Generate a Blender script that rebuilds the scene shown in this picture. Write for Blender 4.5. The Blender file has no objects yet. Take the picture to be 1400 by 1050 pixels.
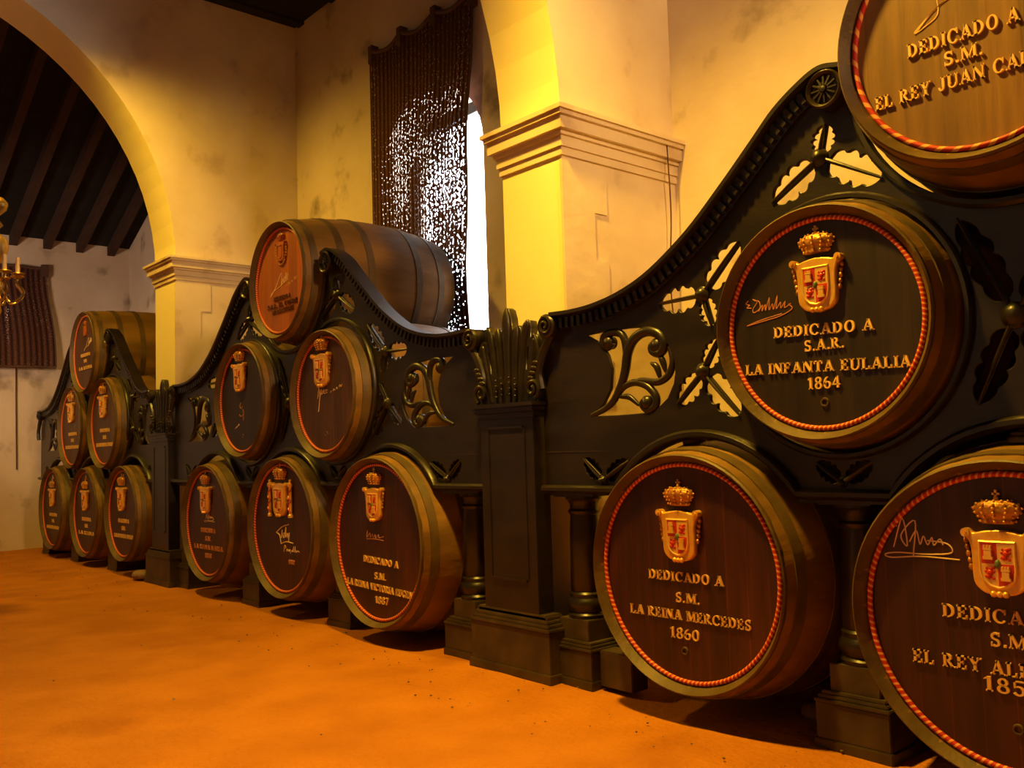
import bpy, bmesh, math, random
from mathutils import Vector, Matrix, noise
random.seed(7)
PI = math.pi
S = bpy.context.scene
COL = S.collection

# ------------------------------------------------------------------ camera
def camera():
    f, yaw, pitch, roll = 1239.836, 0.8521, 0.0695, -0.0311
    fwd = Vector((-math.sin(yaw)*math.cos(pitch), math.cos(yaw)*math.cos(pitch), math.sin(pitch)))
    right = Vector((math.cos(yaw), math.sin(yaw), 0)); up = right.cross(fwd)
    c, s = math.cos(roll), math.sin(roll)
    r2 = c*right + s*up; u2 = -s*right + c*up
    cd = bpy.data.cameras.new('camera'); cam = bpy.data.objects.new('camera', cd); COL.objects.link(cam)
    cd.sensor_fit = 'HORIZONTAL'; cd.sensor_width = 36; cd.lens = f/1400*36
    cd.clip_start = .05; cd.clip_end = 200
    m = Matrix((r2, u2, -fwd)).transposed().to_4x4(); m.translation = Vector((2.1488, -2.7234, 1.0836))
    cam.matrix_world = m; S.camera = cam
camera()
S.view_settings.view_transform = 'Standard'; S.view_settings.look = 'None'
S.view_settings.gamma = 1; S.view_settings.use_curve_mapping = False
S.view_settings.exposure = 0.0

# ------------------------------------------------------------------ world and lamps
def world():
    w = bpy.data.worlds.new('daylight'); S.world = w; w.use_nodes = True
    nt = w.node_tree; N, L = nt.nodes, nt.links
    N.clear()
    out = N.new('ShaderNodeOutputWorld'); bg = N.new('ShaderNodeBackground')
    tc = N.new('ShaderNodeTexCoord'); sp = N.new('ShaderNodeSeparateXYZ'); cr = N.new('ShaderNodeValToRGB')
    L.new(tc.outputs['Generated'], sp.inputs[0]); L.new(sp.outputs['Y'], cr.inputs[0])
    e = cr.color_ramp.elements
    e[0].position = 0.02; e[0].color = (0.0024, 0.0013, 0.0008, 1)      # the dim depth of the hall
    e[1].position = 0.08; e[1].color = (0.93, 0.96, 1.0, 1)          # the day outside the windows
    L.new(cr.outputs[0], bg.inputs[0]); bg.inputs[1].default_value = 14.0
    L.new(bg.outputs[0], out.inputs[0])
world()
def lamp(name, kind, loc, energy, color, size, target=None, spot=None, blend=.6):
    d = bpy.data.lights.new(name, kind); d.energy = energy; d.color = color
    if kind == 'AREA': d.shape = 'DISK'; d.size = size
    else: d.shadow_soft_size = size
    if kind == 'SPOT': d.spot_size = math.radians(spot); d.spot_blend = blend
    o = bpy.data.objects.new(name, d); COL.objects.link(o); o.location = loc
    if target is not None:
        o.rotation_euler = (Vector(target)-Vector(loc)).to_track_quat('-Z', 'Y').to_euler()
    return o
WARM = (1.0, 0.57, 0.05)
lamp('hall_lamp_near', 'SPOT', (-.35, -1.05, 4.6), 1180, WARM, .12, (.25, -.15, 0.0), 106, 1.0)
lamp('hall_lamp_mid', 'SPOT', (-4.5, -1.2, 4.5), 425, WARM, .12, (-4.6, -.1, 0.4), 150, 1.0)
lamp('hall_lamp_far', 'SPOT', (-8.0, -1.6, 4.0), 190, WARM, .12, (-7.8, -.4, 0.0), 130, 1.0)
lamp('high_window_daylight', 'SPOT', (5.2, -1.0, 4.7), 1150, (1.0, 0.58, 0.23), .35, (-.9, 0.7, 2.95), 33, .7)
lamp('end_wall_fill', 'SPOT', (-6.4, -3.2, 2.4), 330, (1.0, 0.70, 0.48), .5, (-10, 0.5, 2.9), 60, .8)  # added fill spot inside the hall, lifts the far end wall in daylight colour

# ------------------------------------------------------------------ materials
def mat(name, color=(.5, .5, .5), rough=.6, metal=0., color2=None, scale=6., stretch=(1, 1, 1), detail=6., lo=.35, hi=.65,
        bump=0., bscale=None, coord='Object', spec=.5, c3=None, s3=2.):
    m = bpy.data.materials.new(name); m.use_nodes = True
    nt = m.node_tree; N, L = nt.nodes, nt.links
    b = N['Principled BSDF']
    b.inputs['Base Color'].default_value = (*color, 1); b.inputs['Roughness'].default_value = rough
    b.inputs['Metallic'].default_value = metal; b.inputs['Specular IOR Level'].default_value = spec
    tc = N.new('ShaderNodeTexCoord'); mp = N.new('ShaderNodeMapping'); mp.inputs['Scale'].default_value = stretch
    L.new(tc.outputs[coord], mp.inputs[0])
    def ramp(sc, a, bb, c1, c2, vec=mp.outputs[0]):
        n = N.new('ShaderNodeTexNoise'); n.inputs['Scale'].default_value = sc; n.inputs['Detail'].default_value = detail
        L.new(vec, n.inputs['Vector'])
        r = N.new('ShaderNodeValToRGB'); r.color_ramp.elements[0].position = a; r.color_ramp.elements[1].position = bb
        r.color_ramp.elements[0].color = (*c1, 1); r.color_ramp.elements[1].color = (*c2, 1)
        L.new(n.outputs['Fac'], r.inputs[0]); return n, r
    last = None
    if color2 is not None:
        n, r = ramp(scale, lo, hi, color, color2); last = r.outputs[0]
        if c3 is not None:
            n3, r3 = ramp(s3, .58, .74, (0, 0, 0), (1, 1, 1))
            mx = N.new('ShaderNodeMix'); mx.data_type = 'RGBA'
            L.new(r3.outputs[0], mx.inputs['Factor']); L.new(last, mx.inputs[6]); mx.inputs[7].default_value = (*c3, 1)
            last = mx.outputs[2]
        L.new(last, b.inputs['Base Color'])
    if bump:
        n2 = N.new('ShaderNodeTexNoise'); n2.inputs['Scale'].default_value = bscale or scale*3; n2.inputs['Detail'].default_value = 8
        L.new(mp.outputs[0], n2.inputs['Vector'])
        bp = N.new('ShaderNodeBump'); bp.inputs['Strength'].default_value = bump; bp.inputs['Distance'].default_value = .02
        L.new(n2.outputs['Fac'], bp.inputs['Height']); L.new(bp.outputs[0], b.inputs['Normal'])
    m['nodes_last'] = 0
    return m

def planks(m, axis, width, dark=.35, gap=.05):
    """dark joints between boards along one object axis, and a tone of its own for each board"""
    nt = m.node_tree; N, L = nt.nodes, nt.links; b = N['Principled BSDF']
    tc = N.new('ShaderNodeTexCoord'); sp = N.new('ShaderNodeSeparateXYZ'); L.new(tc.outputs['Object'], sp.inputs[0])
    dv = N.new('ShaderNodeMath'); dv.operation = 'DIVIDE'; dv.inputs[1].default_value = width; L.new(sp.outputs[axis], dv.inputs[0])
    fr = N.new('ShaderNodeMath'); fr.operation = 'FRACT'; L.new(dv.outputs[0], fr.inputs[0])
    fl = N.new('ShaderNodeMath'); fl.operation = 'FLOOR'; L.new(dv.outputs[0], fl.inputs[0])
    wn = N.new('ShaderNodeTexWhiteNoise'); wn.noise_dimensions = '1D'; L.new(fl.outputs[0], wn.inputs['W'])
    mr = N.new('ShaderNodeMapRange'); mr.inputs[3].default_value = .72; mr.inputs[4].default_value = 1.2; L.new(wn.outputs['Value'], mr.inputs[0])
    gt = N.new('ShaderNodeMath'); gt.operation = 'GREATER_THAN'; gt.inputs[1].default_value = gap; L.new(fr.outputs[0], gt.inputs[0])
    m2 = N.new('ShaderNodeMapRange'); m2.inputs[3].default_value = dark; m2.inputs[4].default_value = 1.; L.new(gt.outputs[0], m2.inputs[0])
    mu = N.new('ShaderNodeMath'); mu.operation = 'MULTIPLY'; L.new(mr.outputs[0], mu.inputs[0]); L.new(m2.outputs[0], mu.inputs[1])
    src = b.inputs['Base Color'].links[0].from_socket if b.inputs['Base Color'].links else None
    mx = N.new('ShaderNodeMix'); mx.data_type = 'RGBA'; mx.blend_type = 'MULTIPLY'; mx.inputs['Factor'].default_value = 1
    if src: L.new(src, mx.inputs[6])
    else: mx.inputs[6].default_value = b.inputs['Base Color'].default_value
    cb = N.new('ShaderNodeCombineColor')
    for i in range(3): L.new(mu.outputs[0], cb.inputs[i])
    L.new(cb.outputs[0], mx.inputs[7]); L.new(mx.outputs[2], b.inputs['Base Color'])
    return m

M = {}
M['plaster'] = mat('lime_plaster', (.78, .66, .46), .9, color2=(.64, .50, .33), scale=1.6, detail=8, bump=.25, bscale=9, c3=(.50, .38, .25), s3=3.2)
M['stained'] = mat('stained_plaster', (.74, .62, .50), .9, color2=(.60, .48, .36), scale=1.3, detail=9, bump=.4, bscale=7, c3=(.22, .16, .10), s3=2.6)
M['jamb'] = mat('painted_plaster', (.92, .82, .42), .85, color2=(.88, .77, .36), scale=2, bump=.1, bscale=14)
M['sand'] = mat('yellow_sand', (.55, .20, .017), .95, color2=(.45, .155, .012), scale=3, detail=12, bump=.7, bscale=34, spec=.1, c3=(.38, .125, .011), s3=1.6)
M['black'] = mat('black_painted_wood', (.011, .007, .0045), .36, color2=(.022, .014, .008), scale=4, stretch=(1, 1, 3), bump=.06, bscale=30)
M['blackdusty'] = mat('dusty_black_wood', (.030, .020, .010), .5, color2=(.075, .05, .022), scale=7, bump=.08, bscale=30)
M['staves'] = mat('aged_oak_staves', (.14, .069, .009), .6, color2=(.28, .140, .019), scale=5, stretch=(1, .25, 1), bump=.35, bscale=14, c3=(.06, .035, .01), s3=3)
M['hoop'] = mat('dark_hoop', (.07, .042, .012), .5, color2=(.13, .078, .022), scale=8, bump=.1)
M['chime'] = mat('chime_wood', (.075, .043, .010), .55, color2=(.13, .075, .018), scale=9, bump=.2, bscale=25)
M['head'] = planks(mat('dark_red_oak_head', (.026, .0048, .002), .42, color2=(.060, .0115, .0035), scale=4, stretch=(5, 1, .6), bump=.1, bscale=14), 'X', .088, 2.1, .035)
M['headblack'] = planks(mat('blackened_oak_head', (.017, .009, .004), .45, color2=(.032, .017, .006), scale=4, stretch=(5, 1, .6), bump=.1, bscale=14), 'X', .1, .75)
M['headbrown'] = planks(mat('brown_oak_head', (.20, .09, .016), .5, color2=(.31, .15, .03), scale=4, stretch=(5, 1, .5), bump=.1, bscale=14), 'X', .11, .85)
M['headorange'] = planks(mat('orange_oak_head', (.42, .105, .014), .5, color2=(.52, .15, .022), scale=3, stretch=(5, 1, .5), bump=.08, bscale=14), 'X', .11, .85)
M['headwarm'] = planks(mat('brown_red_head', (.06, .022, .006), .45, color2=(.11, .042, .010), scale=4, stretch=(5, 1, .6), bump=.1, bscale=14), 'X', .09, .6)
M['gold'] = mat('gilded_plaster', (.95, .55, .10), .28, .4, color2=(.82, .42, .06), scale=20, bump=.15, bscale=40)
M['palegold'] = mat('pale_gilt', (.92, .58, .16), .35, .4)
M['crown'] = mat('dull_gilt', (.60, .28, .05), .36, .4, color2=(.30, .11, .02), scale=30, bump=.4, bscale=60)
M['red'] = mat('red_enamel', (.55, .03, .012), .35)
M['green'] = mat('green_enamel', (.12, .16, .05), .35)
M['cream'] = mat('cream_letter', (.78, .47, .15), .5)
M['brightcream'] = mat('bright_cream_letter', (.95, .62, .20), .45)
M['chalk'] = mat('chalk_line', (.85, .62, .34), .7)
M['copper'] = mat('copper_line', (.62, .26, .12), .6)
M['darkink'] = mat('dark_letter', (.16, .05, .015), .6)
M['mat_end'] = mat('cord_brown', (.09, .04, .025), .8)
M['beam'] = mat('roof_beam', (.055, .024, .014), .9, color2=(.034, .015, .009), scale=6, stretch=(.4, 2, 2))
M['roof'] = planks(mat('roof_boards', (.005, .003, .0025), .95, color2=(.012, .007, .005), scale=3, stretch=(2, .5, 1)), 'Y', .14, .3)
M['brass'] = mat('tarnished_brass', (.70, .45, .12), .32, .9, color2=(.30, .18, .05), scale=6)
M['iron'] = mat('dark_iron', (.03, .02, .014), .5, .5)
M['stone'] = mat('grey_stone', (.16, .10, .05), .9, color2=(.28, .18, .09), scale=9, bump=.5)
M['candle'] = mat('wax_sleeve', (.80, .55, .22), .5)

def rope_mat():
    m = mat('red_yellow_rope', (.7, .05, .02), .6); nt = m.node_tree; N, L = nt.nodes, nt.links; b = N['Principled BSDF']
    uv = N.new('ShaderNodeUVMap'); sp = N.new('ShaderNodeSeparateXYZ'); L.new(uv.outputs[0], sp.inputs[0])
    ml = N.new('ShaderNodeMath'); ml.operation = 'MULTIPLY'; ml.inputs[1].default_value = 1; L.new(sp.outputs[0], ml.inputs[0])
    ad = N.new('ShaderNodeMath'); ad.operation = 'ADD'; L.new(ml.outputs[0], ad.inputs[0]); L.new(sp.outputs[1], ad.inputs[1])
    fr = N.new('ShaderNodeMath'); fr.operation = 'FRACT'; L.new(ad.outputs[0], fr.inputs[0])
    r = N.new('ShaderNodeValToRGB'); r.color_ramp.interpolation = 'CONSTANT'
    r.color_ramp.elements[0].color = (.50, .016, .010, 1); r.color_ramp.elements[1].position = .62; r.color_ramp.elements[1].color = (.80, .36, .09, 1)
    L.new(fr.outputs[0], r.inputs[0]); L.new(r.outputs[0], b.inputs['Base Color'])
    return m
M['rope'] = rope_mat()

def blind_mat():
    """woven rush blind: thin upright canes with worn gaps that let the daylight through"""
    m = mat('woven_rush', (.16, .06, .035), .9, spec=.1); nt = m.node_tree; N, L = nt.nodes, nt.links; b = N['Principled BSDF']; out = N['Material Output']
    tc = N.new('ShaderNodeTexCoord'); sp = N.new('ShaderNodeSeparateXYZ'); L.new(tc.outputs['UV'], sp.inputs[0])
    ml = N.new('ShaderNodeMath'); ml.operation = 'MULTIPLY'; ml.inputs[1].default_value = 26*2*PI; L.new(sp.outputs[0], ml.inputs[0])
    sn = N.new('ShaderNodeMath'); sn.operation = 'SINE'; L.new(ml.outputs[0], sn.inputs[0])
    r = N.new('ShaderNodeValToRGB'); r.color_ramp.elements[0].color = (.030, .012, .010, 1); r.color_ramp.elements[1].color = (.12, .050, .036, 1)
    mr = N.new('ShaderNodeMapRange'); mr.inputs[1].default_value = -1; L.new(sn.outputs[0], mr.inputs[0])
    L.new(mr.outputs[0], r.inputs[0]); L.new(r.outputs[0], b.inputs['Base Color'])
    mp = N.new('ShaderNodeMapping'); mp.inputs['Scale'].default_value = (105, 120, 1); L.new(tc.outputs['UV'], mp.inputs[0])
    n = N.new('ShaderNodeTexNoise'); n.noise_dimensions = '2D'; n.inputs['Scale'].default_value = 1; n.inputs['Detail'].default_value = 1.5; L.new(mp.outputs[0], n.inputs['Vector'])
    mp2 = N.new('ShaderNodeMapping'); mp2.inputs['Scale'].default_value = (4.2, 3.0, 1); L.new(tc.outputs['UV'], mp2.inputs[0])
    n2 = N.new('ShaderNodeTexNoise'); n2.noise_dimensions = '2D'; n2.inputs['Scale'].default_value = 1; L.new(mp2.outputs[0], n2.inputs['Vector'])
    m2 = N.new('ShaderNodeMapRange'); m2.inputs[1].default_value = .3; m2.inputs[2].default_value = .7; m2.inputs[3].default_value = .075; m2.inputs[4].default_value = -.035; L.new(n2.outputs['Fac'], m2.inputs[0])
    m3 = N.new('ShaderNodeMath'); m3.operation = 'MULTIPLY'; m3.inputs[1].default_value = -.05; L.new(sn.outputs[0], m3.inputs[0])
    a1 = N.new('ShaderNodeMath'); L.new(m2.outputs[0], a1.inputs[0]); a1.inputs[1].default_value = .672
    a2 = N.new('ShaderNodeMath'); L.new(a1.outputs[0], a2.inputs[0]); L.new(m3.outputs[0], a2.inputs[1])
    gt = N.new('ShaderNodeMath'); gt.operation = 'GREATER_THAN'; L.new(n.outputs['Fac'], gt.inputs[0]); L.new(a2.outputs[0], gt.inputs[1])
    tr = N.new('ShaderNodeBsdfTransparent'); mx = N.new('ShaderNodeMixShader')
    L.new(gt.outputs[0], mx.inputs[0]); L.new(b.outputs[0], mx.inputs[1]); L.new(tr.outputs[0], mx.inputs[2]); L.new(mx.outputs[0], out.inputs[0])
    return m
M['blind'] = blind_mat()

# ------------------------------------------------------------------ mesh helpers
class MB:
    def __init__(s): s.v = []; s.f = []; s.uv = None
    def add(s, vs, fs):
        b = len(s.v); s.v += [tuple(x) for x in vs]; s.f += [tuple(i+b for i in q) for q in fs]; return s
    def box(s, x0, x1, y0, y1, z0, z1):
        return s.add([(x0,y0,z0),(x1,y0,z0),(x1,y1,z0),(x0,y1,z0),(x0,y0,z1),(x1,y0,z1),(x1,y1,z1),(x0,y1,z1)],
                     [(0,3,2,1),(4,5,6,7),(0,1,5,4),(1,2,6,5),(2,3,7,6),(3,0,4,7)])
    def hexa(s, p):            # eight points, bottom ring then top ring
        return s.add(p, [(0,3,2,1),(4,5,6,7),(0,1,5,4),(1,2,6,5),(2,3,7,6),(3,0,4,7)])
    def prism(s, poly, y0, y1):  # convex polygon (x,z) pushed along y
        n = len(poly); vs = [(x, y0, z) for x, z in poly]+[(x, y1, z) for x, z in poly]
        fs = [tuple(range(n)), tuple(range(2*n-1, n-1, -1))]+[(i, i+n, (i+1) % n+n, (i+1) % n) for i in range(n)]
        return s.add(vs, fs)
    def lathe(s, prof, n=48, axis='z', c=(0, 0, 0), cap=True):
        vs = []; fs = []
        for r, h in prof:
            for i in range(n):
                a = 2*PI*i/n; x, y = r*math.cos(a), r*math.sin(a)
                vs.append((c[0]+x, c[1]+y, c[2]+h) if axis == 'z' else (c[0]+x, c[1]+h, c[2]+y))
        for k in range(len(prof)-1):
            for i in range(n):
                j = (i+1) % n; fs.append((k*n+i, k*n+j, (k+1)*n+j, (k+1)*n+i))
        if cap:
            if prof[0][0] > 1e-5: fs.append(tuple(range(n)))
            if prof[-1][0] > 1e-5: fs.append(tuple(range((len(prof)-1)*n, len(prof)*n)))
        return s.add(vs, fs)
    def tube(s, pts, r, n=8, closed=False, flat=1.):
        P = [Vector(p) for p in pts]; m = len(P); vs = []; fs = []
        R = r if isinstance(r, (list, tuple)) else [r]*m
        ref = None
        for i, p in enumerate(P):
            a = P[i-1] if (i > 0 or closed) else P[i]; b = P[(i+1) % m] if (i < m-1 or closed) else P[i]
            t = (b-a).normalized()
            if ref is None: ref = Vector((0, 1, 0)) if abs(t.y) < .9 else Vector((1, 0, 0))
            u = (ref-t*ref.dot(t)).normalized(); w = t.cross(u); ref = u
            for k in range(n):
                an = 2*PI*k/n; vs.append(p+R[i]*(math.cos(an)*u*flat+math.sin(an)*w))
        for i in range(m if closed else m-1):
            for k in range(n):
                j = (i+1) % m; l = (k+1) % n; fs.append((i*n+k, i*n+l, j*n+l, j*n+k))
        if not closed: fs += [tuple(range(n-1, -1, -1)), tuple(range((m-1)*n, m*n))]
        return s.add(vs, fs)
    def sweep(s, path, prof, closed=False):
        """profile of (normal offset, y) pairs carried along a path in the XZ plane; normal is left of travel"""
        m = len(path); n = len(prof); vs = []; fs = []
        for i in range(m):
            a = path[i-1] if (i > 0 or closed) else path[i]; b = path[(i+1) % m] if (i < m-1 or closed) else path[i]
            tx, tz = b[0]-a[0], b[1]-a[1]; l = math.hypot(tx, tz) or 1; nx, nz = -tz/l, tx/l
            for o, y in prof: vs.append((path[i][0]+nx*o, y, path[i][1]+nz*o))
        for i in range(m if closed else m-1):
            j = (i+1) % m
            for k in range(n):
                l = (k+1) % n; fs.append((i*n+k, i*n+l, j*n+l, j*n+k))
        if not closed: fs += [tuple(range(n-1, -1, -1)), tuple(range((m-1)*n, m*n))]
        return s.add(vs, fs)
    def ball(s, c, r, n=12, sc=(1, 1, 1)):
        k = n//2
        prof = [(max(1e-6, math.sin(PI*i/k)), -math.cos(PI*i/k)) for i in range(k+1)]
        b = len(s.v); s.lathe(prof, n, 'z', cap=False)
        for i in range(b, len(s.v)):
            x, y, z = s.v[i]; s.v[i] = (c[0]+x*r*sc[0], c[1]+y*r*sc[1], c[2]+z*r*sc[2])
        return s

BASE = {}
def link(o, parent, frame):
    COL.objects.link(o)
    if parent is None: o.location = frame
    else:
        o.parent = parent
        o.location = Vector(frame)-Vector(BASE[parent.name])
    BASE[o.name] = tuple(frame)
    return o
def finish(me, m, smooth):
    bm = bmesh.new(); bm.from_mesh(me); bmesh.ops.remove_doubles(bm, verts=bm.verts, dist=1e-6)
    bmesh.ops.recalc_face_normals(bm, faces=bm.faces); bm.to_mesh(me); bm.free()
    me.materials.append(m)
    if smooth:
        for p in me.polygons: p.use_smooth = True
        me.set_sharp_from_angle(angle=math.radians(smooth if smooth > 1 else 35))
def obj(name, mb, m, parent=None, frame=(0, 0, 0), smooth=0, bevel=0., label=None):
    me = bpy.data.meshes.new(name); me.from_pydata(mb.v, [], mb.f)
    finish(me, m, 0)
    if bevel:
        bm = bmesh.new(); bm.from_mesh(me)
        bmesh.ops.bevel(bm, geom=[e for e in bm.edges if e.is_manifold and e.calc_face_angle(0) > .6], offset=bevel, segments=2, affect='EDGES', clamp_overlap=True)
        bm.to_mesh(me); bm.free()
    if smooth:
        for p in me.polygons: p.use_smooth = True
        me.set_sharp_from_angle(angle=math.radians(smooth if smooth > 1 else 35))
    o = bpy.data.objects.new(name, me); link(o, parent, frame)
    if label: o['label'] = label
    return o
def tag(o, label, cat, group=None, kind=None):
    o['label'] = label; o['category'] = cat
    if group: o['group'] = group
    if kind: o['kind'] = kind
    return o
def thing(name, loc, label, cat, group=None):
    o = bpy.data.objects.new(name, None); o.empty_display_size = .1; COL.objects.link(o); o.location = loc; BASE[o.name] = tuple(loc)
    return tag(o, label, cat, group)
def struct(name, mb, m, smooth=0, parent=None, bevel=0.):
    o = obj(name, mb, m, parent, (0, 0, 0), smooth, bevel)
    if parent is None: o['kind'] = 'structure'
    return o
def fretwork(name, outline, holes, y0, y1, m, parent, frame, bevel=.004):
    """a board cut to an outline with openings sawn through it"""
    cu = bpy.data.curves.new(name, 'CURVE'); cu.dimensions = '2D'; cu.fill_mode = 'BOTH'
    cu.extrude = (y1-y0)/2-bevel; cu.bevel_depth = bevel; cu.bevel_resolution = 1; cu.offset = -bevel
    for poly in [outline]+holes:
        sp = cu.splines.new('POLY'); sp.points.add(len(poly)-1); sp.use_cyclic_u = True
        for p, (x, z) in zip(sp.points, poly): p.co = (x, z, 0, 1)
    tmp = bpy.data.objects.new('tmp', cu); COL.objects.link(tmp)
    dg = bpy.context.evaluated_depsgraph_get(); dg.update()
    me = bpy.data.meshes.new_from_object(tmp.evaluated_get(dg)); bpy.data.objects.remove(tmp); bpy.data.curves.remove(cu)
    ym = (y0+y1)/2
    for v in me.vertices: v.co = (v.co.x, ym-v.co.z, v.co.y)
    me.materials.clear(); me.name = name; finish(me, m, 0)
    o = bpy.data.objects.new(name, me); return link(o, parent, frame)
def smoothpath(pts, k=6, closed=False):
    P = [Vector(p) for p in pts]; n = len(P); out = []
    for i in range(n if closed else n-1):
        p1, p2 = P[i], P[(i+1) % n]
        p0 = P[i-1] if (i > 0 or closed) else p1*2-p2
        p3 = P[(i+2) % n] if (i+2 < n or closed) else p2*2-p1
        for j in range(k):
            t = j/k
            out.append(.5*((2*p1)+(p2-p0)*t+(2*p0-5*p1+4*p2-p3)*t*t+(3*p1-p0-3*p2+p3)*t**3))
    if not closed: out.append(P[-1])
    return [tuple(p) for p in out]

# ------------------------------------------------------------------ serif lettering
TK, TN, SF = .2, .1, .1
def rect(x0, z0, x1, z1): return [(x0, z0), (x1, z0), (x1, z1), (x0, z1)]
def stem(x, w=TK, z0=0., z1=1., b=True, t=True):
    q = [rect(x, z0, x+w, z1)]
    if b: q.append(rect(x-.08, z0, x+w+.08, z0+SF))
    if t: q.append(rect(x-.08, z1-SF, x+w+.08, z1))
    return q
def diag(x0, z0, x1, z1, w): return [[(x0-w/2, z0), (x0+w/2, z0), (x1+w/2, z1), (x1-w/2, z1)]]
def arc(cx, cz, rx, rz, a0, a1, w=TK, h=TN, n=10):
    q = []
    for i in range(n):
        a, b = [math.radians(a0+(a1-a0)*(i+k)/n) for k in (0, 1)]
        q.append([(cx+rx*math.cos(a), cz+rz*math.sin(a)), (cx+rx*math.cos(b), cz+rz*math.sin(b)),
                  (cx+(rx-w)*math.cos(b), cz+(rz-h)*math.sin(b)), (cx+(rx-w)*math.cos(a), cz+(rz-h)*math.sin(a))])
    return q
def glyph(c):
    if c == ' ': return .45, []
    if c == '.': return .34, [rect(.08, 0, .26, .17)]
    if c == ',': return .34, [rect(.08, -.1, .26, .15)]
    if c == 'I': return .42, stem(.11)
    if c in 'EFL':
        q = stem(.1)
        if c in 'EL': q += [rect(.1, 0, .7, SF), rect(.62, 0, .72, .3)]
        if c in 'EF': q += [rect(.1, .9, .7, 1), rect(.6, .72, .7, 1), rect(.1, .46, .52, .56), rect(.46, .38, .53, .64)]
        return .8, q
    if c == 'T': return .88, stem(.34, t=False)+[rect(.04, .9, .84, 1), rect(.04, .7, .13, 1), rect(.75, .7, .84, 1)]
    if c == 'D': return .95, stem(.1)+arc(.3, .5, .56, .5, -90, 90)
    if c in 'PRB':
        q = stem(.1)+arc(.3, .73, .42, .27, -90, 90)+[rect(.28, .46, .34, .56)]
        if c == 'R': q += diag(.78, 0, .42, .5, .2)+[rect(.62, 0, .95, SF)]
        if c == 'B': q += arc(.3, .28, .48, .28, -90, 90)
        return (.95 if c == 'R' else .84), q
    if c in 'OQ': return 1.0, arc(.5, .5, .44, .52, 0, 360, n=20)
    if c in 'CG':
        q = arc(.52, .5, .46, .52, 40, 320, n=16)+[rect(.80, .62, .89, 1)]
        if c == 'G': q += [rect(.62, .05, .86, .45)]
        return .98, q
    if c == 'U': return .98, stem(.12, z0=.3, b=False)+stem(.76, TN, .3, b=False)+arc(.47, .32, .37, .34, 180, 360, n=12, w=.15)
    if c == 'J': return .7, stem(.36, z0=.25, b=False)+arc(.3, .26, .26, .28, 180, 360, n=10, w=.15)
    if c == 'A': return 1.0, diag(.16, 0, .5, 1, TN)+diag(.82, 0, .5, 1, .24)+[rect(.26, .28, .72, .37), rect(0, 0, .32, SF), rect(.64, 0, 1, SF)]
    if c == 'V': return .98, diag(.5, 0, .17, 1, .24)+diag(.5, 0, .82, 1, TN)+[rect(0, .9, .36, 1), rect(.66, .9, .98, 1)]
    if c == 'Y': return .94, stem(.37, z1=.5, t=False)+diag(.47, .45, .17, 1, .22)+diag(.47, .45, .77, 1, TN)+[rect(0, .9, .36, 1), rect(.62, .9, .94, 1)]
    if c == 'N': return 1.02, stem(.12, TN)+stem(.80, TN)+diag(.84, 0, .18, 1, .24)
    if c == 'M': return 1.22, stem(.12, TN)+stem(.92)+diag(.6, .05, .22, 1, .2)+diag(.6, .05, .98, 1, TN)
    if c == 'H': return 1.0, stem(.12)+stem(.68)+[rect(.3, .46, .7, .56)]
    if c == 'S': return .74, arc(.36, .74, .3, .28, 35, 270, h=.13, w=.17, n=14)+arc(.36, .27, .31, .29, -145, 90, h=.13, w=.17, n=14)+[rect(.56, .72, .64, 1), rect(.06, 0, .14, .3)]
    if c == '1': return .55, stem(.18, t=False)+[[(.18, 1), (.02, .86), (.02, .78), (.22, .86)]]
    if c == '8': return .74, arc(.37, .75, .27, .27, 0, 360, w=.15, n=16)+arc(.37, .27, .32, .29, 0, 360, w=.16, n=16)
    if c == '6': return .74, arc(.37, .3, .32, .32, 0, 360, w=.16, n=16)+arc(.48, .38, .43, .62, 95, 185, w=.17, n=8)
    if c == '9': return .74, arc(.37, .7, .32, .32, 0, 360, w=.16, n=16)+arc(.26, .62, .43, .62, -85, 5, w=.17, n=8)
    if c == '4': return .76, [rect(.42, 0, .6, 1), rect(.02, .24, .74, .34)]+diag(.08, .3, .5, 1, .11)
    if c == '5': return .72, [rect(.1, .9, .62, 1), rect(.1, .5, .2, 1)]+arc(.33, .32, .33, .34, -150, 120, w=.17, n=14)
    if c == '7': return .7, [rect(.04, .88, .66, 1)]+diag(.24, 0, .6, .95, .18)
    if c == '2': return .72, arc(.35, .72, .31, .29, -20, 170, w=.16, n=10)+diag(.12, .06, .56, .66, .15)+[rect(.04, 0, .68, .13)]
    if c == '0': return .76, arc(.38, .5, .34, .52, 0, 360, w=.17, n=18)
    return .5, []
def lettering(mb, text, cx, z, h, width=None, y0=0., y1=-.006, rot=0.):
    w = sum(glyph(c)[0]*h+.06*h for c in text)
    k = (width/w) if width else 1.
    x = cx-w*k/2
    for c in text:
        gw, qs = glyph(c)
        for q in qs:
            P = [((x+px*h*k), z+pz*h) for px, pz in q]
            if rot:
                P = [(cx+(a-cx)*math.cos(rot)-(b-z)*math.sin(rot), z+(a-cx)*math.sin(rot)+(b-z)*math.cos(rot)) for a, b in P]
            mb.prism(P, y0, y1)
        x += (gw*h+.06*h)*k
    return mb
def lettering_words(text, cx, z, h, width, rot):
    adv = lambda t: sum(glyph(c)[0]*h+.06*h for c in t)
    W = adv(text); k = (width/W) if width else 1.; x = cx-W*k/2; res = []
    for wd in text.split(' '):
        w = adv(wd)*k; c = x+w/2
        res.append(lettering(MB(), wd, c, z+(c-cx)*math.sin(rot), h, w, .001, -.007, rot)); x += w+adv(' ')*k
    return res
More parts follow.
